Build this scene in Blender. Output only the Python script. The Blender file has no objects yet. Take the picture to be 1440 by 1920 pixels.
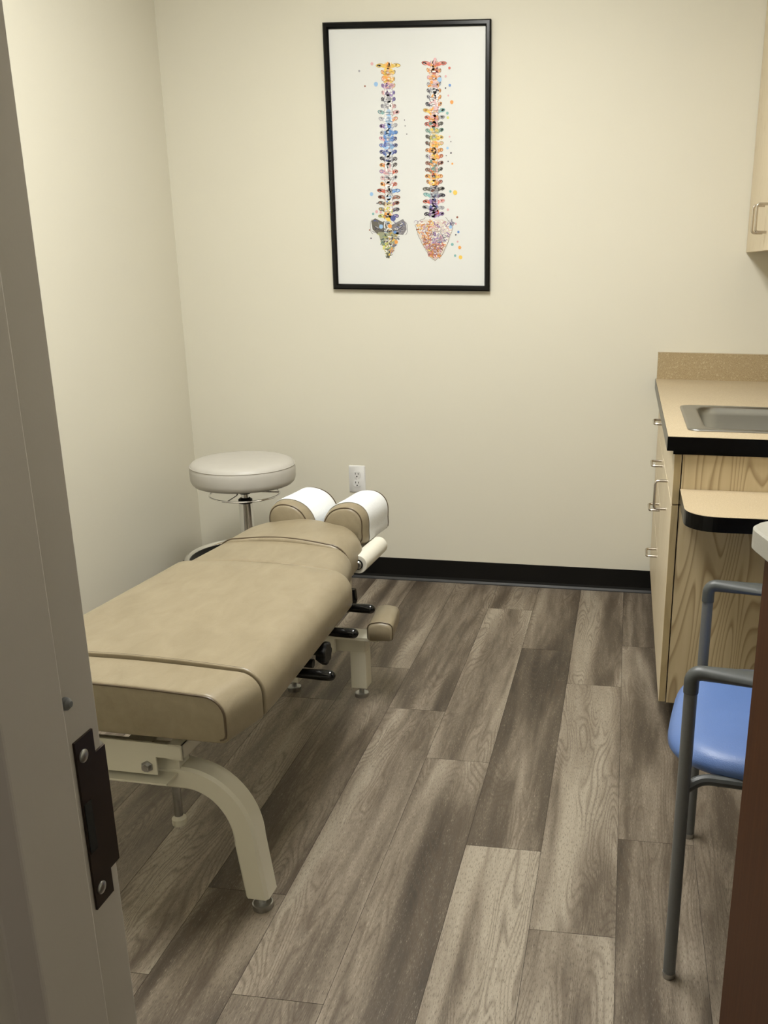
import bpy, bmesh, math, random
from mathutils import Vector, Matrix
random.seed(7)
SC = bpy.context.scene
COL = SC.collection
# ------------------------------------------------------------------ camera
cam_d = bpy.data.cameras.new('camera'); cam = bpy.data.objects.new('camera', cam_d); COL.objects.link(cam)
YAW, PIT, ROL = 0.1294559, -0.2973667, 0.0111200
F = Vector((-math.sin(YAW)*math.cos(PIT), math.cos(YAW)*math.cos(PIT), math.sin(PIT)))
R0 = Vector((math.cos(YAW), math.sin(YAW), 0)); U0 = R0.cross(F)
RR = R0*math.cos(ROL)+U0*math.sin(ROL); UU = U0*math.cos(ROL)-R0*math.sin(ROL)
m = Matrix((RR, UU, -F)).transposed().to_4x4(); m.translation = Vector((0, 0, 1.305))
cam.matrix_world = m
cam_d.sensor_fit = 'VERTICAL'; cam_d.sensor_height = 36; cam_d.sensor_width = 27
cam_d.lens = 32.237; cam_d.shift_x = -0.11608; cam_d.shift_y = 0.03249
cam_d.clip_start = 0.02
SC.camera = cam
# ------------------------------------------------------------------ view, world, light levels
SC.view_settings.view_transform = 'Standard'; SC.view_settings.look = 'None'
SC.view_settings.gamma = 1; SC.view_settings.use_curve_mapping = False
SC.view_settings.exposure = 1.27
W = bpy.data.worlds.new('world'); SC.world = W; W.use_nodes = True
W.node_tree.nodes['Background'].inputs[0].default_value = (1, .95, .88, 1)
W.node_tree.nodes['Background'].inputs[1].default_value = 0.02
TROFFER_E = 12.8          # emission of the room's ceiling panels
HALL_E = 2.9             # emission of the corridor's panel
TROFFER_COL = (1.0, .99, .94)
TROFFERS = [(-0.60, 1.88)]
CEIL = 2.62

# ------------------------------------------------------------------ materials
def nmat(name):
    mt = bpy.data.materials.new(name); mt.use_nodes = True
    nt = mt.node_tree; b = nt.nodes['Principled BSDF']
    return mt, nt, b
def N(nt, t, **kw):
    n = nt.nodes.new(t)
    for k, v in kw.items():
        if k in n.inputs.keys(): n.inputs[k].default_value = v
        else: setattr(n, k, v)
    return n
def ramp(nt, fac, stops, interp='LINEAR'):
    r = nt.nodes.new('ShaderNodeValToRGB'); r.color_ramp.interpolation = interp
    e = r.color_ramp.elements
    while len(e) > 1: e.remove(e[0])
    e[0].position = stops[0][0]; c = stops[0][1]; e[0].color = (*c, 1) if len(c) == 3 else c
    for p, c in stops[1:]:
        x = e.new(p); x.color = (*c, 1)
    nt.links.new(fac, r.inputs[0]); return r.outputs[0]
def g(v): return (v, v, v)
def coords(nt, scale=(1, 1, 1), src='Object', rot=(0, 0, 0)):
    tc = nt.nodes.new('ShaderNodeTexCoord'); mp = nt.nodes.new('ShaderNodeMapping')
    mp.inputs['Scale'].default_value = scale; mp.inputs['Rotation'].default_value = rot
    nt.links.new(tc.outputs[src], mp.inputs[0]); return mp.outputs[0]
def noise(nt, vec, scale=1, detail=4, rough=.5, dist=0):
    n = N(nt, 'ShaderNodeTexNoise'); n.inputs['Scale'].default_value = scale; n.inputs['Detail'].default_value = detail
    n.inputs['Roughness'].default_value = rough; n.inputs['Distortion'].default_value = dist
    nt.links.new(vec, n.inputs['Vector']); return n.outputs[0]
def mixc(nt, f, a, b, bt='MIX'):
    n = nt.nodes.new('ShaderNodeMix'); n.data_type = 'RGBA'; n.blend_type = bt
    for s, v in ((0, f), (6, a), (7, b)):
        if isinstance(v, (int, float)): n.inputs[s].default_value = v
        elif isinstance(v, tuple): n.inputs[s].default_value = (*v, 1) if len(v) == 3 else v
        else: nt.links.new(v, n.inputs[s])
    return n.outputs[2]
def mth(nt, op, a, b=0.0, c=None):
    n = nt.nodes.new('ShaderNodeMath'); n.operation = op
    for i, v in enumerate((a, b, c)):
        if v is None: continue
        if isinstance(v, (int, float)): n.inputs[i].default_value = v
        else: nt.links.new(v, n.inputs[i])
    return n.outputs[0]
def bump(nt, b, h, strength=.1, dist=.002):
    n = nt.nodes.new('ShaderNodeBump'); n.inputs['Strength'].default_value = strength; n.inputs['Distance'].default_value = dist
    nt.links.new(h, n.inputs['Height']); nt.links.new(n.outputs[0], b.inputs['Normal'])
def plain(name, col, rough=.5, metal=0, spec=.5, var=0.0, vs=30, bs=0.0, bsc=300, coat=0):
    mt, nt, b = nmat(name)
    b.inputs['Roughness'].default_value = rough; b.inputs['Metallic'].default_value = metal
    b.inputs['Specular IOR Level'].default_value = spec
    b.inputs['Coat Weight'].default_value = coat
    v = coords(nt)
    lo = tuple(max(0, c*(1-var)) for c in col); hi = tuple(min(1, c*(1+var)) for c in col)
    nt.links.new(ramp(nt, noise(nt, v, vs, 4), [(.3, lo), (.7, hi)]), b.inputs['Base Color'])
    if bs: bump(nt, b, noise(nt, v, bsc, 3), bs, .001)
    return mt
M = {}
M['wall'] = plain('wall_paint', (.690, .662, .564), .62, spec=.3, var=.012, vs=1.5, bs=.10, bsc=260)
M['ceiling'] = plain('ceiling_tile', (.80, .79, .75), .9, var=.02, vs=80)
M['base'] = plain('black_vinyl_base', (.0045, .0043, .004), .45, spec=.25, var=.05)
M['base_toe'] = plain('black_vinyl_toe', (.035, .036, .038), .3, var=.05)
M['jamb'] = plain('taupe_enamel', (.44, .41, .37), .45, var=.02, vs=6, bs=.05, bsc=500)
M['strike'] = plain('dark_bronze', (.035, .022, .016), .35, metal=.6, var=.2, vs=20)
M['hole'] = plain('black_void', (.003, .003, .003), .8)
M['chrome'] = plain('chrome', (.80, .80, .80), .12, metal=1, var=.03)
M['steel'] = plain('zinc_steel', (.42, .42, .41), .32, metal=1, var=.1, vs=60)
M['nickel'] = plain('brushed_nickel', (.55, .50, .43), .25, metal=1, var=.05)
M['cream'] = plain('cream_enamel', (.63, .60, .49), .38, var=.015, vs=8, bs=.04, bsc=700)
M['black_plastic'] = plain('black_plastic', (.002, .002, .002), .14, spec=.4, var=.1)
M['black_matte'] = plain('black_rubber', (.005, .005, .005), .5, spec=.3, var=.1)
M['white_plastic'] = plain('white_plastic', (.74, .74, .74), .3, var=.01)
M['frame_black'] = plain('black_frame', (.0025, .0025, .0025), .22, spec=.25, var=.1)
M['poster'] = plain('poster_paper', (.70, .71, .70), .35, spec=.25, var=.01, vs=3)
M['paper'] = plain('white_paper', (.74, .76, .77), .85, var=.03, vs=160, bs=.5, bsc=260)
M['roll'] = plain('paper_roll', (.66, .64, .56), .75, var=.02, vs=60)
M['stool_vinyl'] = plain('light_grey_vinyl', (.50, .48, .44), .42, var=.02, vs=20, bs=.08, bsc=600)
M['vinyl_seam'] = plain('beige_vinyl_piping', (.085, .060, .035), .35, var=.05)
M['chair_grey'] = plain('grey_textured_metal', (.125, .13, .13), .42, var=.05, vs=400, bs=.08, bsc=900)
M['arm_grey'] = plain('grey_plastic', (.062, .068, .068), .42, var=.03, vs=200, bs=.05, bsc=900)
M['sink'] = plain('brushed_stainless', (.34, .335, .315), .34, metal=1, var=.04, vs=8)
M['black_lam'] = plain('black_laminate', (.002, .002, .002), .25, spec=.25, var=.1)
M['grey_lam'] = plain('grey_laminate', (.33, .32, .28), .5, var=.04, vs=300)
M['lamp_frame'] = plain('white_metal', (.8, .8, .8), .4)

def beige_vinyl():
    mt, nt, b = nmat('beige_vinyl')
    v = coords(nt, (1, .45, 1))
    n1 = noise(nt, v, 26, 5, .6, .6)
    c = ramp(nt, n1, [(.25, (.222, .182, .116)), (.75, (.282, .235, .156))])
    nt.links.new(c, b.inputs['Base Color'])
    b.inputs['Roughness'].default_value = .36; b.inputs['Specular IOR Level'].default_value = .45
    v2 = coords(nt); h = mth(nt, 'ADD', noise(nt, v2, 320, 3), mth(nt, 'MULTIPLY', noise(nt, v2, 14, 2), 2.0))
    bump(nt, b, h, .16, .0015)
    return mt
M['vinyl'] = beige_vinyl()
def blue_vinyl():
    mt, nt, b = nmat('blue_vinyl'); v = coords(nt)
    nt.links.new(ramp(nt, noise(nt, v, 12, 3), [(.3, (.088, .158, .375)), (.7, (.102, .178, .41))]), b.inputs['Base Color'])
    b.inputs['Roughness'].default_value = .42
    bump(nt, b, noise(nt, v, 420, 2), .35, .001); return mt
M['blue'] = blue_vinyl()
def speckle(name, base, dark, light):
    mt, nt, b = nmat(name); v = coords(nt)
    n1 = noise(nt, v, 420, 2); n2 = noise(nt, v, 200, 2)
    c = mixc(nt, ramp(nt, n1, [(.38, g(1)), (.46, g(0))]), base, dark)
    c = mixc(nt, ramp(nt, n2, [(.60, g(0)), (.68, g(1))]), c, light)
    nt.links.new(c, b.inputs['Base Color']); b.inputs['Roughness'].default_value = .42; return mt
M['counter'] = speckle('speckled_laminate', (.50, .41, .275), (.40, .31, .19), (.57, .48, .34))
M['splash'] = speckle('speckled_splash_laminate', (.40, .31, .18), (.25, .175, .09), (.50, .41, .26))

def maple(name, a, b_, line, rot=False, wig=1.0, linef=.75):
    mt, nt, b = nmat(name)
    # object coordinates in metres, grain along z
    v = coords(nt, (1, 1, .16))
    vv = coords(nt, (9.0, 9.0, 1.0))
    n = N(nt, 'ShaderNodeTexNoise'); n.inputs['Scale'].default_value = 1.0; n.inputs['Detail'].default_value = 1.2; nt.links.new(vv, n.inputs[0])
    ring = mth(nt, 'MULTIPLY', n.outputs[0], 22*wig)
    fr = mth(nt, 'FRACT', ring)
    li = ramp(nt, fr, [(0, g(0)), (.55, g(.18)), (.86, g(1)), (.93, g(.35)), (1, g(0))])
    fine = noise(nt, coords(nt, (90, 90, 3)), 1, 5)
    base = mixc(nt, fine, a, b_)
    c = mixc(nt, mth(nt, 'MULTIPLY', li, linef), base, line)
    nt.links.new(c, b.inputs['Base Color']); b.inputs['Roughness'].default_value = .45
    return mt
M['maple'] = maple('maple_laminate', (.54, .44, .275), (.465, .37, .22), (.23, .155, .075))
M['maple_door'] = maple('maple_door_front', (.70, .61, .45), (.62, .525, .37), (.44, .33, .20), linef=.35)
M['maple_edge'] = maple('maple_edge_band', (.40, .31, .165), (.34, .26, .135), (.26, .19, .09), linef=.4)
def brown():
    mt, nt, b = nmat('brown_wood_laminate')
    n1 = noise(nt, coords(nt, (120, 120, 5)), 1, 5, .6); n2 = noise(nt, coords(nt, (10, 10, 1)), 1, 3)
    c = mixc(nt, n2, ramp(nt, n1, [(.3, (.034, .013, .006)), (.7, (.080, .031, .013))]), (.060, .023, .010))
    nt.links.new(c, b.inputs['Base Color']); b.inputs['Roughness'].default_value = .5; b.inputs['Specular IOR Level'].default_value = .2
    bump(nt, b, n1, .15, .001); return mt
M['brown'] = brown()
def floor_mat():
    mt, nt, b = nmat('grey_brown_plank')
    uv = N(nt, 'ShaderNodeUVMap', uv_map='plank'); at = N(nt, 'ShaderNodeAttribute', attribute_name='tone')
    def mp(s):
        q = nt.nodes.new('ShaderNodeMapping'); q.inputs['Scale'].default_value = s; nt.links.new(uv.outputs[0], q.inputs[0]); return q.outputs[0]
    tone = at.outputs['Fac']
    broad = noise(nt, mp((9.5, 1.0, 1)), 1, 2.5, .5, .5)
    mid = noise(nt, mp((60, 6.5, 1)), 1, 6, .68)
    fine = noise(nt, mp((560, 75, 1)), 1, 3, .7)
    # cathedral rings: contour lines of a stretched noise
    rings = noise(nt, mp((11, 1.55, 1)), 1, 1.5, .5, .3)
    rl = mth(nt, 'FRACT', mth(nt, 'MULTIPLY', rings, 30.0))
    rline = ramp(nt, rl, [(0, g(1)), (.30, g(.0)), (.72, g(0)), (1, g(1))])
    t = mth(nt, 'ADD', tone, mth(nt, 'MULTIPLY', mth(nt, 'SUBTRACT', broad, .5), 2.1))
    t = mth(nt, 'ADD', t, mth(nt, 'MULTIPLY', mth(nt, 'SUBTRACT', mid, .5), .60))
    c = ramp(nt, t, [(0, (.036, .027, .019)), (.33, (.096, .075, .054)), (.62, (.215, .178, .135)), (1.0, (.345, .300, .236))])
    pores = ramp(nt, fine, [(.36, g(1)), (.46, g(0))])
    c = mixc(nt, mth(nt, 'MULTIPLY', pores, .65), c, (.055, .038, .025))
    lime = mth(nt, 'MULTIPLY', ramp(nt, fine, [(.57, g(0)), (.68, g(1))]), ramp(nt, mid, [(.42, g(.15)), (.62, g(1))]))
    c = mixc(nt, mth(nt, 'MULTIPLY', lime, .50), c, (.50, .44, .35))
    msk = ramp(nt, noise(nt, mp((6, 1.1, 1)), 1.7, 1), [(.42, g(0)), (.52, g(1))])
    c = mixc(nt, mth(nt, 'MULTIPLY', mth(nt, 'MULTIPLY', rline, msk), .52), c, (.075, .052, .034))
    nt.links.new(c, b.inputs['Base Color'])
    b.inputs['Roughness'].default_value = .47; b.inputs['Specular IOR Level'].default_value = .4
    bump(nt, b, mth(nt, 'ADD', fine, mth(nt, 'MULTIPLY', rline, -.4)), .35, .0012)
    return mt
M['floor'] = floor_mat()
M['gap'] = plain('plank_gap', (.035, .026, .018), .8)
def emat(name, col, e):
    mt, nt, b = nmat(name); b.inputs['Base Color'].default_value = (.8, .8, .8, 1)
    b.inputs['Emission Color'].default_value = (*col, 1); b.inputs['Emission Strength'].default_value = e
    return mt
M['diffuser'] = emat('lit_diffuser', TROFFER_COL, TROFFER_E)
M['hall_diffuser'] = emat('lit_hall_diffuser', (1, .92, .86), HALL_E)
def vcol():
    mt, nt, b = nmat('print_ink'); a = N(nt, 'ShaderNodeVertexColor', layer_name='ink')
    nt.links.new(a.outputs[0], b.inputs['Base Color']); b.inputs['Roughness'].default_value = .4; return mt
M['ink'] = vcol()

# ------------------------------------------------------------------ mesh helpers
def bm_new(): return bmesh.new()
def obj(name, bm, mat, parent=None, smooth=False, bevel=0, seg=2, angle=35):
    me = bpy.data.meshes.new(name)
    bmesh.ops.recalc_face_normals(bm, faces=bm.faces[:])
    bm.to_mesh(me); bm.free()
    for mt in (mat if isinstance(mat, (list, tuple)) else [mat]): me.materials.append(mt)
    o = bpy.data.objects.new(name, me); COL.objects.link(o)
    if parent: o.parent = parent
    if smooth:
        for p in me.polygons: p.use_smooth = True
        me.update()
        if hasattr(me, 'set_sharp_from_angle'): me.set_sharp_from_angle(angle=math.radians(angle))
    if bevel:
        md = o.modifiers.new('bevel', 'BEVEL'); md.width = bevel; md.segments = seg; md.limit_method = 'ANGLE'; md.angle_limit = math.radians(40)
    return o
def tag(o, label=None, cat=None, group=None, kind=None):
    if label: o['label'] = label
    if cat: o['category'] = cat
    if group: o['group'] = group
    if kind: o['kind'] = kind
    return o
def empty(name, loc, rz=0):
    o = bpy.data.objects.new(name, None); COL.objects.link(o); o.location = loc; o.rotation_euler = (0, 0, rz)
    o.empty_display_size = .1; return o
def box(bm, x0, x1, y0, y1, z0, z1):
    v = [bm.verts.new((x, y, z)) for x in (x0, x1) for y in (y0, y1) for z in (z0, z1)]
    for f in ((0, 1, 3, 2), (4, 6, 7, 5), (0, 4, 5, 1), (2, 3, 7, 6), (0, 2, 6, 4), (1, 5, 7, 3)):
        bm.faces.new([v[i] for i in f])
    return bm
def prism(bm, pts, z0, z1, axis='z'):
    def P(a, b, c): return {'z': (a, b, c), 'y': (a, c, b), 'x': (c, a, b)}[axis]
    lo = [bm.verts.new(P(a, b, z0)) for a, b in pts]; hi = [bm.verts.new(P(a, b, z1)) for a, b in pts]
    n = len(pts)
    bm.faces.new(lo[::-1]); bm.faces.new(hi)
    for i in range(n): bm.faces.new((lo[i], lo[(i+1) % n], hi[(i+1) % n], hi[i]))
    return bm
def loft(bm, rings, cap=True, closed=False):
    vr = [[bm.verts.new(p) for p in r] for r in rings]; n = len(rings[0])
    rng = range(len(vr)) if closed else range(len(vr)-1)
    for i in rng:
        a, b = vr[i], vr[(i+1) % len(vr)]
        for j in range(n): bm.faces.new((a[j], a[(j+1) % n], b[(j+1) % n], b[j]))
    if cap and not closed: bm.faces.new(vr[0][::-1]); bm.faces.new(vr[-1])
    return bm
def frames(path, closed=False, up=None):
    P = [Vector(p) for p in path]; n = len(P); T = []
    for i in range(n):
        a = P[i-1] if (i > 0 or closed) else P[i]; b = P[(i+1) % n] if (i < n-1 or closed) else P[i]
        T.append((b-a).normalized())
    u = Vector(up) if up else (Vector((0, 0, 1)) if abs(T[0].z) < .9 else Vector((1, 0, 0)))
    out = []
    for i in range(n):
        u = (u - T[i]*u.dot(T[i])).normalized(); w = T[i].cross(u)
        out.append((P[i], T[i], u.copy(), w))
        if up: u = Vector(up)
    return out
def tube(bm, path, r, n=12, closed=False, rs=None):
    rings = []
    for i, (p, t, u, w) in enumerate(frames(path, closed)):
        rr = rs[i] if rs else r
        rings.append([p + (u*math.cos(2*math.pi*k/n) + w*math.sin(2*math.pi*k/n))*rr for k in range(n)])
    return loft(bm, rings, True, closed)
def fillet(pts, r, n=6):
    out = [Vector(pts[0])]
    for i in range(1, len(pts)-1):
        p = Vector(pts[i]); a = (Vector(pts[i-1])-p); b = (Vector(pts[i+1])-p)
        ri = r[i-1] if isinstance(r, (list, tuple)) else r
        ang = a.angle(b); d = min(ri/math.tan(ang/2), a.length*.49, b.length*.49)
        s = p+a.normalized()*d; e = p+b.normalized()*d
        for k in range(n+1):
            t = k/n; out.append(s*(1-t)**2 + p*2*t*(1-t) + e*t*t)
    out.append(Vector(pts[-1])); return out
def lathe(bm, prof, c=(0, 0, 0), n=48, axis='z'):
    rings = []
    for r, h in prof:
        r = max(r, 1e-5); ring = []
        for k in range(n):
            a = 2*math.pi*k/n; x, y = r*math.cos(a), r*math.sin(a)
            q = {'z': (x, y, h), 'x': (h, x, y), 'y': (y, h, x)}[axis]
            ring.append((c[0]+q[0], c[1]+q[1], c[2]+q[2]))
        rings.append(ring)
    return loft(bm, rings)
def rrect(x0, x1, y0, y1, r, n=6):
    out = []
    rs = r if isinstance(r, (list, tuple)) else [r]*4
    for (cx, cy, a0), q in zip(((x1, y1, 0), (x0, y1, 90), (x0, y0, 180), (x1, y0, 270)), rs):
        ccx = cx-q if cx == x1 else cx+q; ccy = cy-q if cy == y1 else cy+q
        for k in range(n+1):
            a = math.radians(a0+90*k/n); out.append((ccx+q*math.cos(a), ccy+q*math.sin(a)))
    return out
def part(name, parent, mat, fn, *a, smooth=False, bevel=0, **k):
    bm = bm_new(); fn(bm, *a, **k); return obj(name, bm, mat, parent, smooth, bevel)

# ------------------------------------------------------------------ room shell
XL, XR, YB, YF = -1.8087, .75, 3.6515, .522
HX0, HX1, HY0 = -1.3, 1.3, -1.6
PWD, PLEN = .1767, 1.168
bm = bm_new(); uvl = bm.loops.layers.uv.new('plank'); tl = bm.loops.layers.float_color.new('tone')
tones = {-1: {1.903: (.42, .30)}, 0: {}, }
JO = {-1: 1.903, 0: 1.565, 1: 1.828, 2: 2.203, 3: 1.311, 4: 1.595, 5: 1.335, 6: 2.05, 7: 1.5, 8: 2.3, 9: 1.9, -2: 2.5, -3: 1.4, -4: 2.1, -5: 1.7}
TN = {(-1, 0): .33, (-1, 1): .46, (0, 0): .62, (0, 1): .72, (0, 2): .66, (1, 0): .72, (1, 1): .32, (1, 2): .38, (2, 0): .55, (2, 1): .66, (2, 2): .62,
      (3, 0): .50, (3, 1): .60, (3, 2): .42, (4, 0): .40, (4, 1): .44, (4, 2): .50, (5, 0): .35, (5, 1): .60, (5, 2): .45, (6, 0): .38, (6, 1): .42}
rnd = random.Random(5)
for k in range(-6, 11):
    x1 = .0361 - PWD*k; x0 = x1-PWD
    j0 = JO.get(k, rnd.uniform(1, 2)); n0 = -4
    for n in range(n0, 4):
        y0 = j0+PLEN*(n-1); y1 = y0+PLEN
        lim0, lim1 = -1.6, YB
        a, b = max(y0, lim0), min(y1, lim1)
        xx0, xx1 = max(x0, -1.84), min(x1, 1.3)
        if b-a < .01 or xx1-xx0 < .005: continue
        q = .0005
        vs = [bm.verts.new(p) for p in ((xx0+q, a+q, 0), (xx1-q, a+q, 0), (xx1-q, b-q, 0), (xx0+q, b-q, 0))]
        f = bm.faces.new(vs); ox, oy = rnd.uniform(0, 50), rnd.uniform(0, 50)
        tv = TN.get((k, n), rnd.uniform(.35, .6))
        for l in f.loops:
            l[uvl].uv = (l.vert.co.x-x0+ox, l.vert.co.y+oy); l[tl] = (tv, tv, tv, 1)
geo = bmesh.ops.extrude_face_region(bm, geom=bm.faces[:]); 
for v in [e for e in geo['geom'] if isinstance(e, bmesh.types.BMVert)]: v.co.z = 0.0
for v in bm.verts: pass
# lower copies become the underside
low = [v for v in bm.verts if v not in set(e for e in geo['geom'] if isinstance(e, bmesh.types.BMVert))]
for v in low: v.co.z = -.004
bx = box(bm, -1.9, 1.4, -1.7, 3.75, -.05, -.0012)
fl = obj('floor', bm, [M['floor'], M['gap']]); tag(fl, kind='structure')
for p in fl.data.polygons:
    p.material_index = 0 if all(abs(fl.data.vertices[i].co.z) < 1e-6 for i in p.vertices) else 1
def S(name, mat, *boxes, bevel=0):
    bm = bm_new()
    for b in boxes: box(bm, *b)
    return tag(obj(name, bm, mat, bevel=bevel), kind='structure')
S('wall_back', M['wall'], (XL-.1, XR+.1, YB, YB+.1, 0, CEIL))
S('wall_left', M['wall'], (XL-.1, XL, .40, YB, 0, CEIL))
S('wall_right', M['wall'], (XR, XR+.1, .40, YB, 0, CEIL))
DX0, DX1, DH = -.346, .60, 2.13
S('wall_front', M['wall'], (XL, DX0-.03, .405, .515, 0, CEIL), (DX1+.03, XR, .405, .515, 0, CEIL), (DX0-.03, DX1+.03, .405, .515, DH+.03, CEIL))
S('ceiling', M['ceiling'], (XL-.1, XR+.1, .40, YB+.1, CEIL, CEIL+.05), (HX0-.1, HX1+.1, HY0-.1, .40, CEIL, CEIL+.05))
S('wall_corridor_left', M['wall'], (HX0-.1, HX0, HY0, .40, 0, CEIL))
S('wall_corridor_right', M['wall'], (HX1, HX1+.1, HY0, .40, 0, CEIL), (XR+.1, HX1+.1, .40, .5, 0, CEIL))
S('wall_corridor_back', M['wall'], (HX0-.1, HX1+.1, HY0-.1, HY0, 0, CEIL))
# cove base: thin body with a toe that flares onto the floor
def coveprof(): return [(0, 0), (.011, 0), (.0105, .004), (.006, .012), (.003, .022), (.0025, .096), (0, .097)]
def cove(name, a, b, nrm):
    bm = bm_new(); a = Vector(a); b = Vector(b); nv = Vector(nrm)
    loft(bm, [[p+nv*d+Vector((0, 0, h)) for d, h in coveprof()] for p in (a, b)])
    o = obj(name, bm, [M['base'], M['base_toe']]); tag(o, kind='structure')
    for p in o.data.polygons:
        if p.center.z < .0105 and p.center.z > .001 and len(p.vertices) == 4: p.material_index = 1
    return o
cove('baseboard_back', (XL+.011, YB, 0), (.20, YB, 0), (0, -1, 0))
cove('baseboard_left', (XL, .53, 0), (XL, YB, 0), (1, 0, 0))
cove('baseboard_right', (XR, .53, 0), (XR, 2.30, 0), (-1, 0, 0))
# hollow metal door frame (double rabbet), left jamb, right jamb, head
bm = bm_new()
def jamb(sx, x):
    # sx = +1: opening is towards +x
    pts = [(x-sx*.05, .405), (x-sx*.05, .375), (x, .375), (x, .405), (x+sx*.016, .411), (x+sx*.016, .467), (x, .470), (x, .5235), (x-sx*.05, .5235), (x-sx*.05, .515), (x-sx*.03, .515), (x-sx*.03, .405)]
    prism(bm, pts, 0, DH)
jamb(1, DX0); jamb(-1, DX1)
box(bm, DX0-.05, DX1+.05, .375, .405, DH, DH+.05); box(bm, DX0-.05, DX1+.05, .515, .5235, DH, DH+.05); box(bm, DX0-.028, DX1+.028, .405, .515, DH, DH+.028)
box(bm, DX0, DX1, .411, .467, DH-.016, DH)
dr = obj('door_1', bm, M['jamb'], bevel=.0015); tag(dr, kind='structure')
# strike plate with lip, slot and two screws on the rabbet
sx = DX0
bm = bm_new()
pl = [(.4925, 1.003), (.4925, .874), (.5135, .874), (.5135, .893), (.5250, .893), (.5250, .985), (.5135, .985), (.5135, 1.003)]
prism(bm, pl, sx, sx+.0016, 'x')
stp = obj('strike_plate', bm, M['strike'], dr); stp['label'] = 'dark bronze strike plate on the door jamb'
part('latch_hole', stp, M['hole'], box, sx+.0012, sx+.0020, .4935, .5015, .918, .956)
for z in (.990, .887):
    bm = bm_new(); lathe(bm, [(0, sx+.001), (.0048, sx+.001), (.0045, sx+.0024), (.003, sx+.0032), (0, sx+.0034)], (0, .500, z), 20, 'x'); obj('screw', bm, M['steel'], stp, True)
bm = bm_new(); lathe(bm, [(0, DX0), (.0045, DX0), (.004, DX0+.003), (.002, DX0+.005), (0, DX0+.0052)], (0, .490, 1.033), 16, 'x'); obj('door_silencer', bm, M['chair_grey'], dr, True)

# ------------------------------------------------------------------ ceiling lights
def troffer(x, y, hx, hy, mat, label):
    t = empty('ceiling_light', (x, y, CEIL)); tag(t, label, 'light')
    bm = bm_new()
    for a in ((-hx-.02, -hx, -hy-.02, hy+.02), (hx, hx+.02, -hy-.02, hy+.02), (-hx, hx, -hy-.02, -hy), (-hx, hx, hy, hy+.02)): box(bm, *a, -.012, 0)
    obj('frame', bm, M['lamp_frame'], t)
    part('diffuser', t, mat, box, -hx, hx, -hy, hy, -.008, 0)
for (x, y) in TROFFERS: troffer(x, y, .29, .59, M['diffuser'], 'lit rectangular ceiling panel light above the treatment table')
troffer(.2, -.7, .29, .29, M['hall_diffuser'], 'dim square ceiling panel light in the corridor')

# ------------------------------------------------------------------ poster
PX0, PX1, PZ0, PZ1 = -1.1586, -.5361, 1.2042, 2.1407
po = empty('framed_poster', (PX0, YB, PZ1)); tag(po, 'large black framed poster of two watercolour spines on the back wall', 'picture')
pw, ph, fw, fd = PX1-PX0, PZ1-PZ0, .0205, .022
bm = bm_new()
fp = [(0, 0), (0, -fd*.8), (fw*.25, -fd), (fw*.75, -fd), (fw, -fd*.7), (fw, -.004), (fw, 0)]
ring = []
for (cx, cz, sxn, szn) in ((0, 0, 1, -1), (pw, 0, -1, -1), (pw, -ph, -1, 1), (0, -ph, 1, 1)):
    ring.append([(cx+sxn*a, b, cz+szn*a) for a, b in fp])
loft(bm, ring, False, True); obj('frame', bm, M['frame_black'], po)
part('backing_print', po, M['poster'], box, fw-.002, pw-fw+.002, -.010, -.002, -ph+fw-.002, -fw+.002)
# artwork: two spines made of flat inked shapes
bm = bm_new(); ink = bm.loops.layers.float_color.new('ink')
LAY = [0]
def face(pts, col):
    LAY[0] += 1; y = -.0103 - LAY[0]*1.2e-7
    try: f = bm.faces.new([bm.verts.new((x, y, -z)) for x, z in pts])
    except ValueError: return
    for l in f.loops: l[ink] = (*col, 1)
def blob(cx, cz, rx, rz, col, n=12, jit=.15, rot=0):
    c, s = math.cos(rot), math.sin(rot); pts = []
    for k in range(n):
        a = 2*math.pi*k/n; j = 1+random.uniform(-jit, jit); x, z = rx*j*math.cos(a), rz*j*math.sin(a)
        pts.append((cx+x*c-z*s, cz+x*s+z*c))
    face(pts, col)
def stroke(pts, w, col):
    for i in range(len(pts)-1):
        (x0, z0), (x1, z1) = pts[i], pts[i+1]; d = math.hypot(x1-x0, z1-z0) or 1
        nx, nz = -(z1-z0)/d*w/2, (x1-x0)/d*w/2
        face([(x0+nx, z0+nz), (x1+nx, z1+nz), (x1-nx, z1-nz), (x0-nx, z0-nz)], col)
def arc(cx, cz, rx, rz, a0, a1, w, col, n=8, rot=0):
    c, s = math.cos(rot), math.sin(rot); P = []
    for k in range(n+1):
        a = math.radians(a0+(a1-a0)*k/n); x, z = rx*math.cos(a), rz*math.sin(a); P.append((cx+x*c-z*s, cz+x*s+z*c))
    stroke(P, w, col)
C_ = dict(y=(.82, .55, .10), o=(.78, .33, .07), r=(.62, .13, .08), k=(.05, .045, .07), n=(.08, .10, .30), b=(.12, .27, .62), l=(.30, .50, .78), v=(.30, .18, .42),
          p=(.70, .40, .42), g=(.16, .30, .25), t=(.20, .42, .42), w=(.80, .80, .80), e=(.38, .38, .42), m=(.30, .12, .08), d=(.13, .12, .10), q=(.60, .60, .15))
def shade(c, s=.15):
    f = 1+random.uniform(-s, s); return tuple(min(.9, max(.01, x*f)) for x in C_[c])
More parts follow.
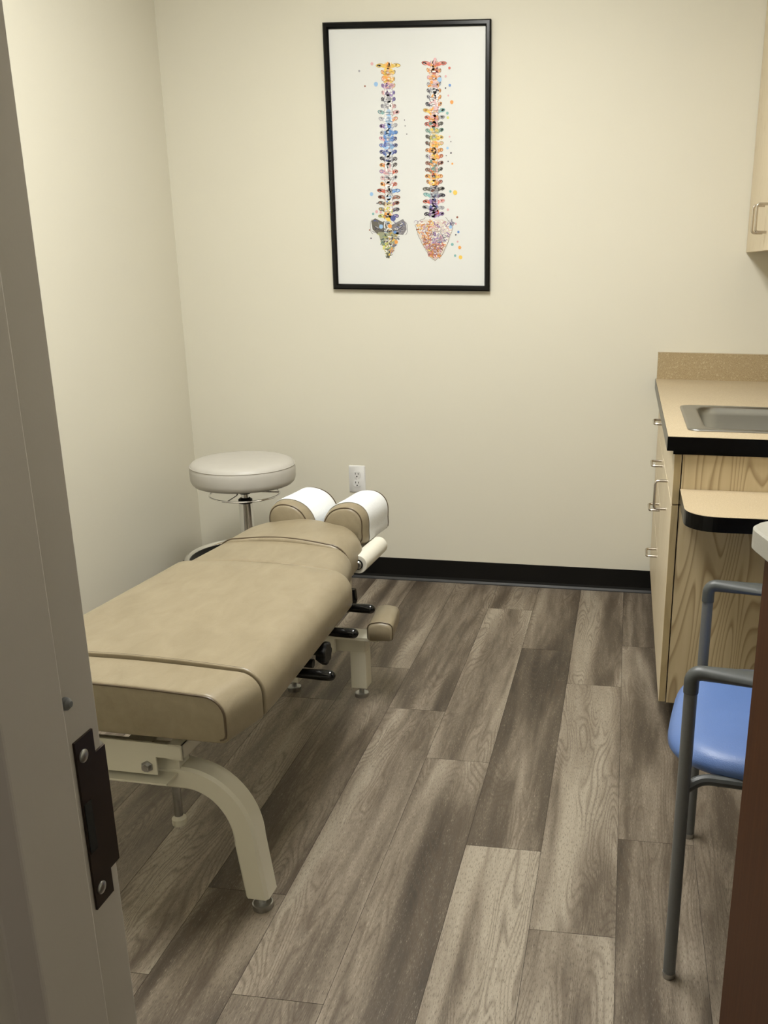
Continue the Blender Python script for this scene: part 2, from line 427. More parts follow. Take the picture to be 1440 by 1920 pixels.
def spine(cx0, cx1, ztop, zbot, hw, rows, lobes, back):
    n = len(rows); H = (zbot-ztop)/n
    for i, (row, (lw, bw)) in enumerate(zip(rows, lobes)):
        z = ztop+H*(i+.5); cx = cx0+(cx1-cx0)*i/n
        L, Cc, Rr = row
        body = bw; h = H*.50
        blob(cx, z, body*.95, h*1.05, tuple(.45*a+.40 for a in shade(Cc[0])), 12, .08)
        blob(cx, z, body*.5, h*1.1, tuple(.7*a+.2 for a in shade(Cc[-1])), 10, .2)
        for s, cc in ((-1, L), (1, Rr)):
            jw = lw*random.uniform(1.0, 1.28); up = random.uniform(-.1, .35)*h
            def q(a, b): return (cx+s*(body*.82+jw*a), z-up*a+h*b)
            wing = [q(-.1, -.45), q(.25, -.62), q(.6, -.70), q(.92, -.52), q(1.05, -.15), q(.95, .22), q(.66, .48), q(.45, .30), q(.2, .55), q(-.1, .62)]
            face(wing, shade(cc[0]))
            face([q(.45, -.5), q(.85, -.4), q(.92, .0), q(.6, .2), q(.4, -.1)], shade(cc[-1], .3))
            face([q(.1, -.35), q(.5, -.48), q(.62, -.3), q(.3, -.1)], tuple(.5*v+.4 for v in shade(cc[0])))
            stroke(wing[1:8], .0010, C_['k'] if random.random() < .5 else tuple(v*.5 for v in shade(cc[0])))
            stroke([q(.7, -.3), q(.8, .05), q(.55, .2)], .0009, C_['w'] if random.random() < .6 else C_['k'])
            stroke([(cx+s*body*.62, z-h), (cx+s*body*.95, z-h*.2), (cx+s*body*.72, z+h)], .0016, shade(cc[-1]))
        for _ in range(5):
            blob(cx+random.uniform(-.7, .7)*body, z+random.uniform(-.7, .7)*h, body*random.uniform(.25, .55), h*random.uniform(.22, .5), shade(random.choice(Cc), .25), 9, .35, random.uniform(0, 3))
        blob(cx-body*random.uniform(-.1, .35), z+random.uniform(-.2, .2)*h, body*.26, h*.22, C_['w'], 8, .35)
        arc(cx, z-h*.55, body*.95, h*.45, 15, 165, .0012, C_['k'] if i % 2 else shade(Cc[-1]), 8)
        arc(cx, z+h*.75, body*.9, h*.35, 190, 350, .0010, C_['k'] if i % 3 else shade(Cc[0]), 8)
        for _ in range(3 if back else 2):
            a = random.uniform(0, 360); arc(cx+random.uniform(-.6, .6)*body, z+random.uniform(-.4, .4)*h, body*.35, h*.35, a, a+190, .0010, random.choice([C_['k'], shade(Cc[0]), shade(L[0])]), 6)
lob = [(.030, .017), (.008, .022), (.007, .021), (.007, .021), (.008, .020), (.010, .020), (.012, .020)] + [(.021, .021), (.018, .020)] + [(.015, .020)]*8 + [(.014, .020), (.013, .019)] + [(.022, .020)]*4 + [(.018, .022)]
rowsL = [('y', 'yo', 'y'), ('o', 'yo', 'y'), ('op', 'yo', 'yo'), ('v', 'pv', 'ym'), ('p', 'wv', 'vn'), ('k', 'we', 'nv'), ('e', 'we', 'pm'),
         ('te', 'wl', 'pm'), ('e', 'wl', 'op'), ('v', 'bw', 'e'), ('e', 'bbl', 'b'), ('pv', 'bbl', 'nb'), ('bv', 'lbn', 'n'), ('n', 'bnw', 'n'), ('k', 'new', 'kd'),
         ('or', 'wpe', 'dk'), ('vp', 'wwp', 'rm'), ('pe', 'wwe', 'e'), ('om', 'wwp', 'rm'), ('r', 'wwe', 'bl'), ('m', 'wwl', 'md'), ('dm', 'yqw', 'mv'), ('dy', 'wqy', 'kv'), ('qd', 'yod', 'nv')]
rowsR = [('rv', 'orp', 'rm'), ('o', 'orp', 'o'), ('p', 'or', 'op'), ('e', 'op', 'lo'), ('k', 'we', 'o'), ('ek', 'wpo', 'oo'), ('k', 'wep', 'or'),
         ('yo', 'wop', 'te'), ('ro', 'owp', 'ed'), ('rm', 'rog', 'd'), ('g', 'gy', 'gq'), ('d', 'yyq', 'y'), ('dm', 'yyo', 'yp'), ('or', 'ooy', 'o'), ('ev', 'oyo', 'ro'),
         ('m', 'gdo', 'm'), ('md', 'rog', 'dg'), ('oy', 'ory', 'o'), ('oy', 'ory', 'mr'), ('d', 'kme', 'dk'), ('t', 'nke', 'kv'), ('r', 'vnv', 'pr'), ('e', 'vbn', 'e'), ('k', 'vrv', 'v')]
spine(.241, .229, .133, .676, .04, rowsL, lob, False)
spine(.412, .406, .130, .668, .04, rowsR, lob, True)
# sacrum left (front view) with dark wings
def quadmesh(pts, col): face(pts, col)
quadmesh([(.160, .682), (.175, .672), (.215, .690), (.228, .700), (.205, .728), (.180, .728), (.164, .712)], shade('d'))
quadmesh([(.296, .690), (.285, .674), (.248, .692), (.232, .700), (.252, .728), (.284, .732), (.298, .712)], (.20, .19, .21))
quadmesh([(.185, .722), (.268, .722), (.256, .760), (.240, .792), (.226, .818), (.214, .796), (.198, .765)], (.32, .33, .22))
def smear(x, z, cc):
    a = random.uniform(-.7, .7)+math.pi/2*(random.random() < .4); L_ = random.uniform(.004, .009); c, s2 = math.cos(a), math.sin(a); k = random.uniform(-.003, .003)
    stroke([(x-c*L_, z-s2*L_), (x+k, z+k), (x+c*L_, z+s2*L_)], random.uniform(.0018, .0045), tuple(v*.85 for v in shade(cc, .3)) if cc != 'w' else C_['w'])
for i in range(110):
    t = random.random(); w = .038*(1-t)+.006; x = .226+random.uniform(-w, w); z = .728+t*.085
    smear(x, z, random.choice('qqygdkw' if x < .230 else 'dkeowyn'))
    if i % 3 == 0: arc(x, z, .004, .003, random.uniform(0, 360), random.uniform(360, 540), .0009, C_['k'], 6)
for i in range(60):
    x = random.uniform(.168, .290); z = .682+random.uniform(0, .042); smear(x, z, random.choice('eekdddwn' if abs(x-.228) > .02 else 'wywlde'))
for x, z, c, r in ((.233, .700, 'o', .008), (.198, .702, 'l', .008), (.252, .722, 'b', .006), (.256, .758, 'o', .007), (.228, .676, 'y', .007), (.246, .672, 'n', .010)): blob(x, z, r, r, C_[c], 14, .05)
arc(.226, .690, .060, .030, 15, 165, .002, C_['k'], 12); arc(.292, .708, .010, .024, -90, 90, .0012, C_['k'])
arc(.165, .703, .010, .026, 90, 270, .0012, C_['k'])
# sacrum right (back view)
quadmesh([(.334, .700), (.345, .684), (.372, .676), (.440, .675), (.470, .690), (.480, .705), (.468, .735), (.455, .768), (.440, .800), (.408, .826), (.386, .808), (.366, .775), (.345, .735)], (.66, .60, .54))
for _ in range(300):
    t = random.random(); w = .066*(1-t)+.016; x = .407+random.uniform(-w, w); z = .680+t*.132
    smear(x, z, random.choice('ooprywwm' if x < .405-.02*t else ('vveenpww' if t < .6 else 'omrpow')))
for _ in range(80):
    t = random.random(); w = .064*(1-t)+.012; a = random.uniform(0, 360); arc(.407+random.uniform(-w, w), .685+t*.125, .008, .007, a, a+210, .0011, random.choice([C_['k'], C_['m'], C_['v']]), 8)
for pts in ([(.332, .700), (.345, .735), (.366, .775), (.386, .808), (.408, .826)], [(.480, .705), (.468, .735), (.455, .768), (.440, .800), (.408, .826)], [(.332, .700), (.345, .682), (.372, .668)], [(.480, .703), (.466, .684), (.45, .668)]):
    fine = []
    for i in range(len(pts)-1):
        for q_ in range(5):
            t = q_/5; fine.append((pts[i][0]*(1-t)+pts[i+1][0]*t+random.uniform(-.0022, .0022), pts[i][1]*(1-t)+pts[i+1][1]*t+random.uniform(-.0015, .0015)))
    stroke(fine+[pts[-1]], .0013, (.16, .11, .09))
# splashes (poster-fraction coordinates measured on the print, metres from its top-left corner)
DOT = [(.180, .137, .006, 'p'), (.131, .160, .0045, 'e'), (.193, .205, .0085, 'l'), (.151, .211, .0035, 'm'), (.416, .126, .006, 'p'), (.469, .155, .005, 'r'), (.455, .182, .0045, 'p'),
       (.432, .192, .009, 'l'), (.470, .212, .005, 'b'), (.454, .221, .003, 'k'), (.464, .246, .0035, 'p'), (.477, .268, .007, 'o'), (.460, .305, .0055, 't'), (.462, .320, .005, 'q'),
       (.298, .327, .002, 'k'), (.300, .347, .002, 'k'), (.306, .375, .0022, 'k'), (.468, .385, .0035, 'p'), (.473, .402, .0022, 'k'), (.460, .424, .005, 'l'), (.473, .441, .0035, 'k'),
       (.455, .450, .002, 'k'), (.462, .470, .0026, 'k'), (.478, .478, .004, 'o'), (.470, .575, .005, 't'), (.488, .579, .009, 'y'), (.460, .640, .005, 'p'), (.496, .667, .0045, 'm'),
       (.490, .690, .004, 'p'), (.470, .702, .007, 'l'), (.500, .720, .005, 'b'), (.490, .730, .003, 'k'), (.497, .755, .004, 'p'), (.476, .765, .006, 't'), (.505, .776, .0065, 'o'), (.487, .806, .005, 't'), (.508, .812, .008, 'y'),
       (.164, .585, .0075, 'l'), (.185, .618, .0028, 'k'), (.182, .648, .006, 'p'), (.168, .656, .005, 't'), (.152, .715, .003, 'm'), (.157, .745, .003, 'k'), (.198, .650, .005, 'p'), (.224, .612, .004, 'b')]
for x, z, r, c in DOT: blob(x, z, r*.92, r*.92, C_[c], 14, .05)
o = obj('spine_artwork', bm, M['ink'], po)

# ------------------------------------------------------------------ wall outlet
ou = empty('wall_outlet', (-1.0945, YB, .437)); tag(ou, 'white duplex electrical outlet low on the back wall', 'outlet')
bm = bm_new(); 
loft(bm, [[(x, y, z) for x, z in rrect(-w, w, -h, h, .004, 3)] for w, h, y in ((.0352, .0572, 0), (.0352, .0572, -.003), (.032, .054, -.0055))])
obj('cover_plate', bm, M['white_plastic'], ou, True)
for dz in (.019, -.019):
    bm = bm_new(); rr = []
    for y in (-.005, -.0072):
        rr.append([(max(-.0165, min(.0165, .0175*math.cos(a))), y, dz+max(-.0135, min(.0135, .0175*math.sin(a)))) for a in [2*math.pi*k/28 for k in range(28)]])
    loft(bm, rr); f = obj('receptacle', bm, M['white_plastic'], ou)
    part('slot', f, M['hole'], box, -.0075, -.0050, -.0078, -.007, dz+.0005, dz+.0085)
    part('slot', f, M['hole'], box, .0048, .0070, -.0078, -.007, dz+.0005, dz+.0078)
    bm = bm_new(); lathe(bm, [(0, -.0078), (.0026, -.0078), (.0026, -.007), (0, -.007)], (0, 0, dz-.0075), 12, 'y'); obj('ground_hole', bm, M['hole'], f)
bm = bm_new(); lathe(bm, [(0, -.007), (.0028, -.0065), (.003, -.005), (0, -.005)], (0, 0, 0), 12, 'y'); obj('screw', bm, M['white_plastic'], ou, True)

# ------------------------------------------------------------------ base cabinets
CX, CY0 = .137, 2.392
def pull(parent, x, y, z, horiz, L=.084, r=.0042, out=.035):
    bm = bm_new()
    a = L/2
    if horiz: P = [(x, y-a, z), (x-out, y-a, z), (x-out, y+a, z), (x, y+a, z)]
    else: P = [(x, y, z-a), (x-out, y, z-a), (x-out, y, z+a), (x, y, z+a)]
    tube(bm, fillet(P, .011, 5), r, 10); return obj('handle', bm, M['nickel'], parent, True)
cab1 = empty('base_cabinet', (CX, CY0, 0)); tag(cab1, 'light wood sink base cabinet with one tall door pull, nearest end of the counter run', 'cabinet')
def cabbody(parent, y0, y1, endpanel):
    a = y0+(.0 if endpanel else .001)
    bm = bm_new(); box(bm, .022, .612, a, a+.018, .125, .848); box(bm, .022, .612, y1-.018, y1, .125, .848)
    box(bm, .022, .612, a+.018, y1-.018, .125, .143); box(bm, .602, .612, a+.018, y1-.018, .143, .848); box(bm, .022, .04, a+.018, y1-.018, .80, .848)
    obj('body', bm, M['maple'], parent)
    part('toe_kick', parent, M['black_matte'], box, .07, .60, y0+.055 if endpanel else y0, y1, 0, .125)
cabbody(cab1, 0, .63, True)
d = part('drawer_front', cab1, [M['maple_door']], box, 0, .019, .0015, .627, .703, .846, bevel=.001)
d = part('door', cab1, [M['maple_door']], box, 0, .019, .0015, .627, .127, .699, bevel=.001)
pull(d, 0, .258, .664, False)
cab2 = empty('base_cabinet', (CX, CY0+.63, 0)); tag(cab2, 'light wood drawer cabinet with four horizontal pulls, beside the back wall', 'cabinet')
cabbody(cab2, 0, YB-CY0-.63-.002, False)
zz = [(.127, .372), (.376, .532), (.536, .690), (.694, .846)]
for (a, b), hz in zip(zz, (.353, .516, .668, .808)):
    d = part('drawer', cab2, [M['maple_door']], box, 0, .019, .0015, .620, a, b, bevel=.001)
    pull(d, 0, .06, hz, True)
# front end of the cabinet shows an edge band: narrow strip on the near face of the doors
part('edge_band', cab1, M['maple_edge'], box, .0012, .0178, .0004, .0016, .703, .846)
part('edge_band', cab1, M['maple_edge'], box, .0012, .0178, .0004, .0016, .127, .699)
# worktop with cut-out for the sink
SX0, SX1, SY0, SY1 = .172, .600, 2.462, 2.925
wt = empty('countertop', (.117, 2.374, .85)); tag(wt, 'speckled beige countertop with black front edge and short backsplash', 'countertop')
def toL(v, o): return v-o
bm = bm_new()
X0, X1, Y0, Y1 = .117, XR-.001, 2.374, YB-.001
hx0, hx1, hy0, hy1 = SX0+.022, SX1-.022, SY0+.022, SY1-.022
for a in ((X0, hx0, Y0, Y1), (hx1, X1, Y0, Y1), (hx0, hx1, Y0, hy0), (hx0, hx1, hy1, Y1)):
    box(bm, a[0]-.117, a[1]-.117, a[2]-2.374, a[3]-2.374, 0, .0365)
bmesh.ops.remove_doubles(bm, verts=bm.verts[:], dist=1e-5)
ct = obj('worktop', bm, M['counter'], wt)
bm = bm_new(); box(bm, -.0012, X1-.117, -.0012, 0, -.001, .0355); box(bm, -.0012, 0, -.0012, Y1-2.374, -.001, .0355); obj('edge_trim', bm, M['black_lam'], wt)
part('support_strip', wt, M['black_lam'], box, .016, X1-.117, .012, .018, -.012, 0)
bs = part('backsplash', wt, M['splash'], box, .004, X1-.117, Y1-2.374-.019, Y1-2.374, .0366, .137)
part('top_band', bs, M['counter'], box, .003, X1-.117, Y1-2.374-.020, Y1-2.374, .137, .1385)
# sink: dished rim + bowl
sk = empty('sink', (SX0, SY0, .8865)); tag(sk, 'stainless steel drop-in sink set into the beige countertop', 'sink')
bm = bm_new(); sw, sl = SX1-SX0, SY1-SY0
def rr3(i, z, r, ix=0): return [(x, y, z) for x, y in rrect(i+ix, sw-i, i, sl-i, r, 6)]
rings = [rr3(.0, .0002, .03), rr3(.002, .004, .03), rr3(.008, .0052, .028), rr3(.020, .0035, .03, .012), rr3(.027, .0045, .055, .016), rr3(.033, .001, .06, .016), rr3(.038, -.02, .06, .016), rr3(.046, -.150, .07, .016), rr3(.068, -.178, .08, .016), rr3(.16, -.183, .04, .01)]
loft(bm, rings, False)
bm.verts.ensure_lookup_table(); n = len(rings[0]); bm.faces.new(bm.verts[-n:])
so = obj('bowl', bm, M['sink'], sk, True, angle=60)
sd = so.modifiers.new('thick', 'SOLIDIFY'); sd.thickness = .0012; sd.offset = -1
bm = bm_new(); lathe(bm, [(0, -.1815), (.03, -.1815), (.042, -.1805), (.044, -.182), (0, -.1825)], (sw/2, sl/2, 0), 28); obj('drain', bm, M['steel'], sk, True)
# lower work shelf fixed to the end panel
sh = empty('desk_shelf', (.157, 2.391, .745)); tag(sh, 'lower speckled beige shelf with rounded corner and thick black edge, on the cabinet end', 'shelf')
pts = rrect(0, XR-.158, -.272, 0, [0.0001, .0001, .075, .0001], 10)
bm = bm_new(); prism(bm, pts, -.001, .0); obj('shelf_top', bm, M['counter'], sh)
bm = bm_new(); prism(bm, [(x, y) for x, y in pts], -.038, -.001); obj('shelf_edge', bm, M['black_lam'], sh)
# ------------------------------------------------------------------ wall cabinet
UX = .420
uc = empty('wall_cabinet', (UX, 2.75, 1.36)); tag(uc, 'light wood wall cabinet with vertical pull, high on the right wall', 'cabinet')
part('body', uc, M['maple'], box, .021, XR-UX-.001, 0, YB-2.75-.001, .0, .90)
for (a, b, hy) in ((.002, .445, .40), (.449, YB-2.75-.004, .49)):
    d = part('door', uc, M['maple_door'], box, 0, .019, a, b, -.004, .90, bevel=.001)
    pull(d, 0, hy, .093, False)

# ------------------------------------------------------------------ stool
st = empty('rolling_stool', (-1.398, 3.20, 0)); tag(st, 'round pale grey padded stool on a chrome column, in the back left corner', 'stool')
bm = bm_new()
prof = [(0, .509), (.165, .509), (.178, .512), (.186, .520), (.1905, .533), (.1915, .565), (.189, .583), (.182, .593), (.168, .599), (.14, .602), (.08, .604), (0, .604)]
lathe(bm, prof, n=72); seat = obj('seat', bm, M['stool_vinyl'], st, True, angle=60)
bm = bm_new(); tube(bm, [(.1895*math.cos(a), .1895*math.sin(a), .5825) for a in [2*math.pi*k/72 for k in range(72)]], .0016, 6, True); obj('piping', bm, M['stool_vinyl'], seat, True)
bm = bm_new(); box(bm, -.09, .09, -.09, .09, .502, .510); lathe(bm, [(0, .47), (.02, .47), (.03, .500), (.03, .508), (0, .508)], n=24); obj('seat_bracket', bm, M['black_matte'], st)
bm = bm_new(); lathe(bm, [(0, .43), (.0145, .43), (.0145, .49), (0, .49)], n=24); obj('piston', bm, M['chrome'], st, True)
bm = bm_new(); lathe(bm, [(0, .434), (.025, .434), (.0258, .439), (.0258, .448), (.017, .455), (0, .455)], n=28); obj('collar', bm, M['black_matte'], st, True)
bm = bm_new(); lathe(bm, [(0, .10), (.030, .10), (.030, .15), (.028, .19), (.0255, .24), (.0255, .434), (0, .434)], n=28); obj('column', bm, M['chrome'], st, True)
bm = bm_new(); tube(bm, [(.128*math.cos(a), .128*math.sin(a), .468) for a in [2*math.pi*k/48 for k in range(48)]], .0035, 8, True)
for a in (.4, 2.5, 4.6): tube(bm, fillet([(.128*math.cos(a), .128*math.sin(a), .468), (.06*math.cos(a), .06*math.sin(a), .474), (.02*math.cos(a), .02*math.sin(a), .50)], .02), .003, 6)
obj('height_lever_ring', bm, M['chrome'], st, True)
bm = bm_new(); tube(bm, [(.227*math.cos(a), .227*math.sin(a), .222) for a in [2*math.pi*k/64 for k in range(64)]], .0115, 12, True)
obj('foot_ring', bm, M['chrome'], st, True)
bm = bm_new(); lathe(bm, [(.03, .150), (.12, .158), (.19, .182), (.221, .215), (.223, .222), (.215, .222), (.185, .190), (.12, .166), (.03, .160), (.03, .150)], n=64); obj('foot_dish', bm, M['black_matte'], st, True)
for k in range(5):
    a = math.radians(72*k+15); c, s = math.cos(a), math.sin(a)
    bm = bm_new(); rings = []
    for r, hw, z0, z1 in ((.02, .028, .09, .15), (.12, .024, .085, .130), (.27, .018, .075, .095)):
        rings.append([(c*r-s*w, s*r+c*w, z) for w, z in ((-hw, z0), (hw, z0), (hw*.7, z1), (-hw*.7, z1))])
    loft(bm, rings); lg = obj('base_leg', bm, M['black_plastic'], st)
    cw = bm_new(); wx, wy = c*.25, s*.25
    for q in (-1, 1):
        rings = []
        for dd, rad in ((q*.004, .0), (q*.004, .025), (q*.018, .025), (q*.021, .021), (q*.021, 0)):
            rings.append([(wx-s*dd+c*rad*math.cos(t), wy+c*dd+s*rad*math.cos(t), .0255+rad*math.sin(t)) for t in [2*math.pi*j/20 for j in range(20)]])
        loft(cw, rings)
    lathe(cw, [(0, .03), (.008, .03), (.012, .075), (0, .075)], (wx, wy, 0), 12)
    obj('caster', cw, M['black_matte'], lg)

# ------------------------------------------------------------------ treatment table
TX, TY, TR = -.950, 1.500, -.036
tb = empty('treatment_table', (TX, TY, 0), TR); tag(tb, 'tan vinyl chiropractic treatment table on cream metal legs', 'treatment table')
ct_, st_ = math.cos(-TR), math.sin(-TR)
def L(x, y, z=0):      # world -> table space
    dx, dy = x-TX, y-TY
    return (dx*ct_-dy*st_, dx*st_+dy*ct_, z)
def sect(hw, z0, z1, R=.035, rb=.012, crown=.006, flare=.0):
    out = []
    def A(cx, cz, r, a0, a1, n):
        for k in range(n+1):
            a = math.radians(a0+(a1-a0)*k/n); out.append((cx+r*math.cos(a), cz+r*math.sin(a)))
    A(-hw+rb+flare, z0+rb, rb, 270, 180, 3); A(-hw+R, z1-R, R, 180, 90, 7)
    for k in range(1, 12):
        t = k/12; out.append((-hw+R+(2*hw-2*R)*t, z1+crown*math.sin(math.pi*t)))
    A(hw-R, z1-R, R, 90, 0, 7); A(hw-rb-flare, z0+rb, rb, 0, -90, 3)
    return out
def cushion(name, y0, y1, hwf, z0, z1, R=.04, e0=.006, e1=.006, mat=None, crown=.006, parent=None, endround=None, cxf=lambda y: 0, flare=0, rb=.012):
    bm = bm_new(); rings = []; ys = []
    ns = 5
    for k in range(ns+1):
        a = math.pi/2*k/ns; ys.append((y0+e0*(1-math.sin(a)) if False else y0+e0*(1-math.cos(a)), e0*(1-math.sin(a))))
    m_ = 14
    for k in range(1, m_): ys.append((y0+e0+(y1-y0-e0-e1)*k/m_, 0))
    for k in range(ns, -1, -1):
        a = math.pi/2*k/ns; ys.append((y1-e1*(1-math.cos(a)), e1*(1-math.sin(a))))
    for y, ins in ys:
        hw = hwf(y)-ins; rings.append([(cxf(y)+x, y, z) for x, z in sect(hw, z0+min(ins, .01), z1-ins, max(.01, min(R, (z1-z0)*.8)), rb, crown, flare)])
    loft(bm, rings); return obj(name, bm, mat or M['vinyl'], parent or tb, True, angle=60)
def piping(parent, y, hw, z0, z1, R=.04, r=.0022, crown=.006, mat='vinyl_seam', cx=0, flare=0):
    bm = bm_new(); s = sect(hw+.0006, z0, z1+.0006, R, .012, crown, flare)
    tube(bm, [(cx+x, y, z) for x, z in s], r, 6); return obj('piping', bm, M[mat], parent, True)
ZB, ZT = .448, .543
hwm = lambda y: .281 - .034*max(0, (y-.1))/.7
# foot section
fc = cushion('foot_cushion', -.045, .062, lambda y: .250+.026*max(0, min(1, (y+.045)/.105)), ZB-.006, .542, R=.046, e0=.005, e1=.003)
piping(fc, -.044, .2475, ZB+.002, .5365, R=.040, r=.0026)
# main section
mc = cushion('main_cushion', .066, .690, hwm, ZB, ZT+.004, R=.055, e0=.003, e1=.024, crown=.008)
piping(mc, .070, .276, ZB, ZT+.002, R=.05, r=.0018, crown=.008)
# pelvic section and chest section
pc = cushion('waist_cushion', .686, .870, lambda y: .230-.03*max(0, (y-.686))/.2, ZB+.004, ZT+.000, R=.055, e0=.008, e1=.008, crown=.010, cxf=lambda y: -.004-.013*max(0, y-.686)/.18)
def hwc(y):
    t = max(0, (y-.99)/.105); return .199-.01*(y-.85)/.2 - .085*(1-math.sqrt(max(0, 1-min(1, t)**2)))
cc = cushion('chest_cushion', .866, 1.095, hwc, ZB+.0, ZT+.008, R=.065, e0=.010, e1=.030, crown=.012, cxf=lambda y: -.020)
piping(cc, .8735, .1975, ZB+.004, ZT+.0065, R=.062, r=.0024, crown=.012, cx=-.020)
# head cushions: outer side tight, inner side sloping into the valley
def headsec(s, gr=0.0, k=1.0):
    P = [(-.072, -.050), (-.076, -.020), (-.070, .012), (-.050, .040), (-.022, .056), (.010, .061), (.036, .056), (.056, .040), (.066, .016), (.066, -.020), (.060, -.062), (0, -.066)]
    out = []; n = len(P)
    for i in range(n):
        p0, p1, p2, p3 = (Vector(P[(i+j-1) % n]) for j in range(4))
        for q in range(4):
            t = q/4; v = .5*((2*p1)+(-p0+p2)*t+(2*p0-5*p1+4*p2-p3)*t*t+(-p0+3*p1-3*p2+p3)*t**3)
            v = v*k
            d = v.normalized()*gr; out.append((s*(v.x+d.x), v.y+d.y))
    return out
HY0_, HY1_ = 1.075, 1.375
for s, wx in ((1, -.820), (-1, -1.000)):
    hx, hy, _ = L(wx, 2.56)
    hz = .550
    head = bm_new(); rings = []
    for y, k in ((0, .70), (.003, .78), (.009, .87), (.018, .94), (.030, .985), (.042, 1), (.10, 1), (.20, 1), (.230, 1), (.245, .98), (.252, .93), (.255, .86)):
        rings.append([(hx+x, HY0_+y, hz-.05*y+z) for x, z in headsec(s, 0, k)])
    loft(head, rings); ho = obj('head_cushion', head, M['vinyl'], tb, True, angle=60)
    ho['label'] = ('right' if s > 0 else 'left')+' half of the split tan headrest'
    for yy, kk in ((.006, .83), (.245, .98)):
        bm = bm_new(); tube(bm, [(hx+x, HY0_+yy, hz-.05*yy+z) for x, z in headsec(s, .0006, kk)], .0020, 6, True); obj('piping', bm, M['vinyl_seam'], ho, True)
    part('support', ho, M['cream'], box, hx-.035, hx+.035, HY0_+.06, HY0_+.20, hz-.10, hz-.062)
    # paper strip lying over the cushion
    bm = bm_new(); sec = headsec(s, .0014, 1.0); sec = sec[2:40]; sec2 = headsec(s, .0024, 1.0)[2:40]
    c0, s0 = math.cos(TR), math.sin(TR)
    def Wd(x, y, z): return (TX+x*c0-y*s0, TY+x*s0+y*c0, z)
    rings = []
    for y in (.042, .08, .13, .18, .232):
        j = .0006*math.sin(y*90)
        rings.append([Wd(hx+x, HY0_+y, hz-.05*y+z+j) for x, z in sec] + [Wd(hx+x, HY0_+y, hz-.05*y+z+j) for x, z in sec2[::-1]])
    loft(bm, rings); pp = obj('headrest_paper', bm, M['paper'], None, True, angle=50)
    tag(pp, 'white paper strip draped over the %s headrest cushion' % ('right' if s > 0 else 'left, stool-side'), 'paper', 'paper covers on the headrest')
# metalwork ---------------------------------------------------------
def cr(name, *bx, mat='cream', bevel=.002, parent=None):
    bm = bm_new()
    for b in bx: box(bm, *b)
    return obj(name, bm, M[mat], parent or tb, bevel=bevel)
# end plate, notched
bm = bm_new(); prism(bm, [(-.13, .402), (-.13, .372), (-.072, .372), (-.072, .332), (.072, .332), (.072, .372), (.13, .372), (.13, .402)], .0, .004, 'y')
ep = obj('end_plate', bm, M['cream'], tb)
for x in (-.052, .052):
    bm = bm_new(); lathe(bm, [(0, -.011), (.0072, -.011), (.008, -.009), (.008, -.003), (.0125, -.003), (.0125, 0), (0, 0)], (x, 0, .350), 6, 'y'); obj('bolt', bm, M['steel'], ep)
bm = bm_new(); lathe(bm, [(0, -.010), (.006, -.009), (.008, -.004), (.008, 0), (0, 0)], (-.045, 0, .388), 14, 'y'); obj('bolt', bm, M['white_plastic'], ep, True)
# side rails, open channel ends
bm = bm_new()
for s in (-1, 1):
    a, b = sorted((s*.130, s*.100))
    box(bm, a, b, .0, 1.02, .400, .403); box(bm, a, b, .0, 1.02, .370, .373); q = s*.130; box(bm, min(q, q-s*.003), max(q, q-s*.003), .0, 1.02, .370, .403)
for y in (.0, .3, .62, .98): box(bm, -.127, .127, y+.03, y+.07, .403, .436)
obj('side_rails', bm, M['cream'], tb)
cr('lower_plate', (-.095, .095, -.010, .10, .316, .320), mat='cream', bevel=0)
cr('cross_beam', (-.10, .10, .035, .075, .322, .366))
cr('centre_beam', (-.030, .030, .06, 1.08, .325, .368))
# curved front legs
for s in (-1, 1):
    yb = .060; P = [(s*.03, yb, .306)]
    n = 14; cxr, czr, rx, rz = s*.105, .165, s*.122, .141
    for k in range(n+1):
        a = math.pi/2*(1-k/n); P.append((cxr+rx*math.cos(a), yb, czr+rz*math.sin(a)))
    P.append((s*.243, yb, .038))
    bm = bm_new(); rings = []
    fr = frames(P, up=(0, 1, 0))
    for i, (p, t, u, w) in enumerate(fr):
        if i == len(fr)-1: t = Vector((0, 0, -1)); w = t.cross(u)
        a, b = .026, .025; c_ = .006
        rings.append([p+u*x+w*y for x, y in ((-a+c_, -b), (a-c_, -b), (a, -b+c_), (a, b-c_), (a-c_, b), (-a+c_, b), (-a, b-c_), (-a, -b+c_))])
    loft(bm, rings); lg = obj('leg', bm, M['cream'], tb, True, angle=40)
    lg['label'] = 'curved cream foot-end leg'
    bm = bm_new(); lathe(bm, [(0, 0), (.021, 0), (.0215, .003), (.0215, .012), (.019, .013), (.019, .0125), (.008, .0125), (.008, .040), (0, .040)], (s*.243, yb, 0), 28); obj('leveling_foot', bm, M['steel'], lg, True)
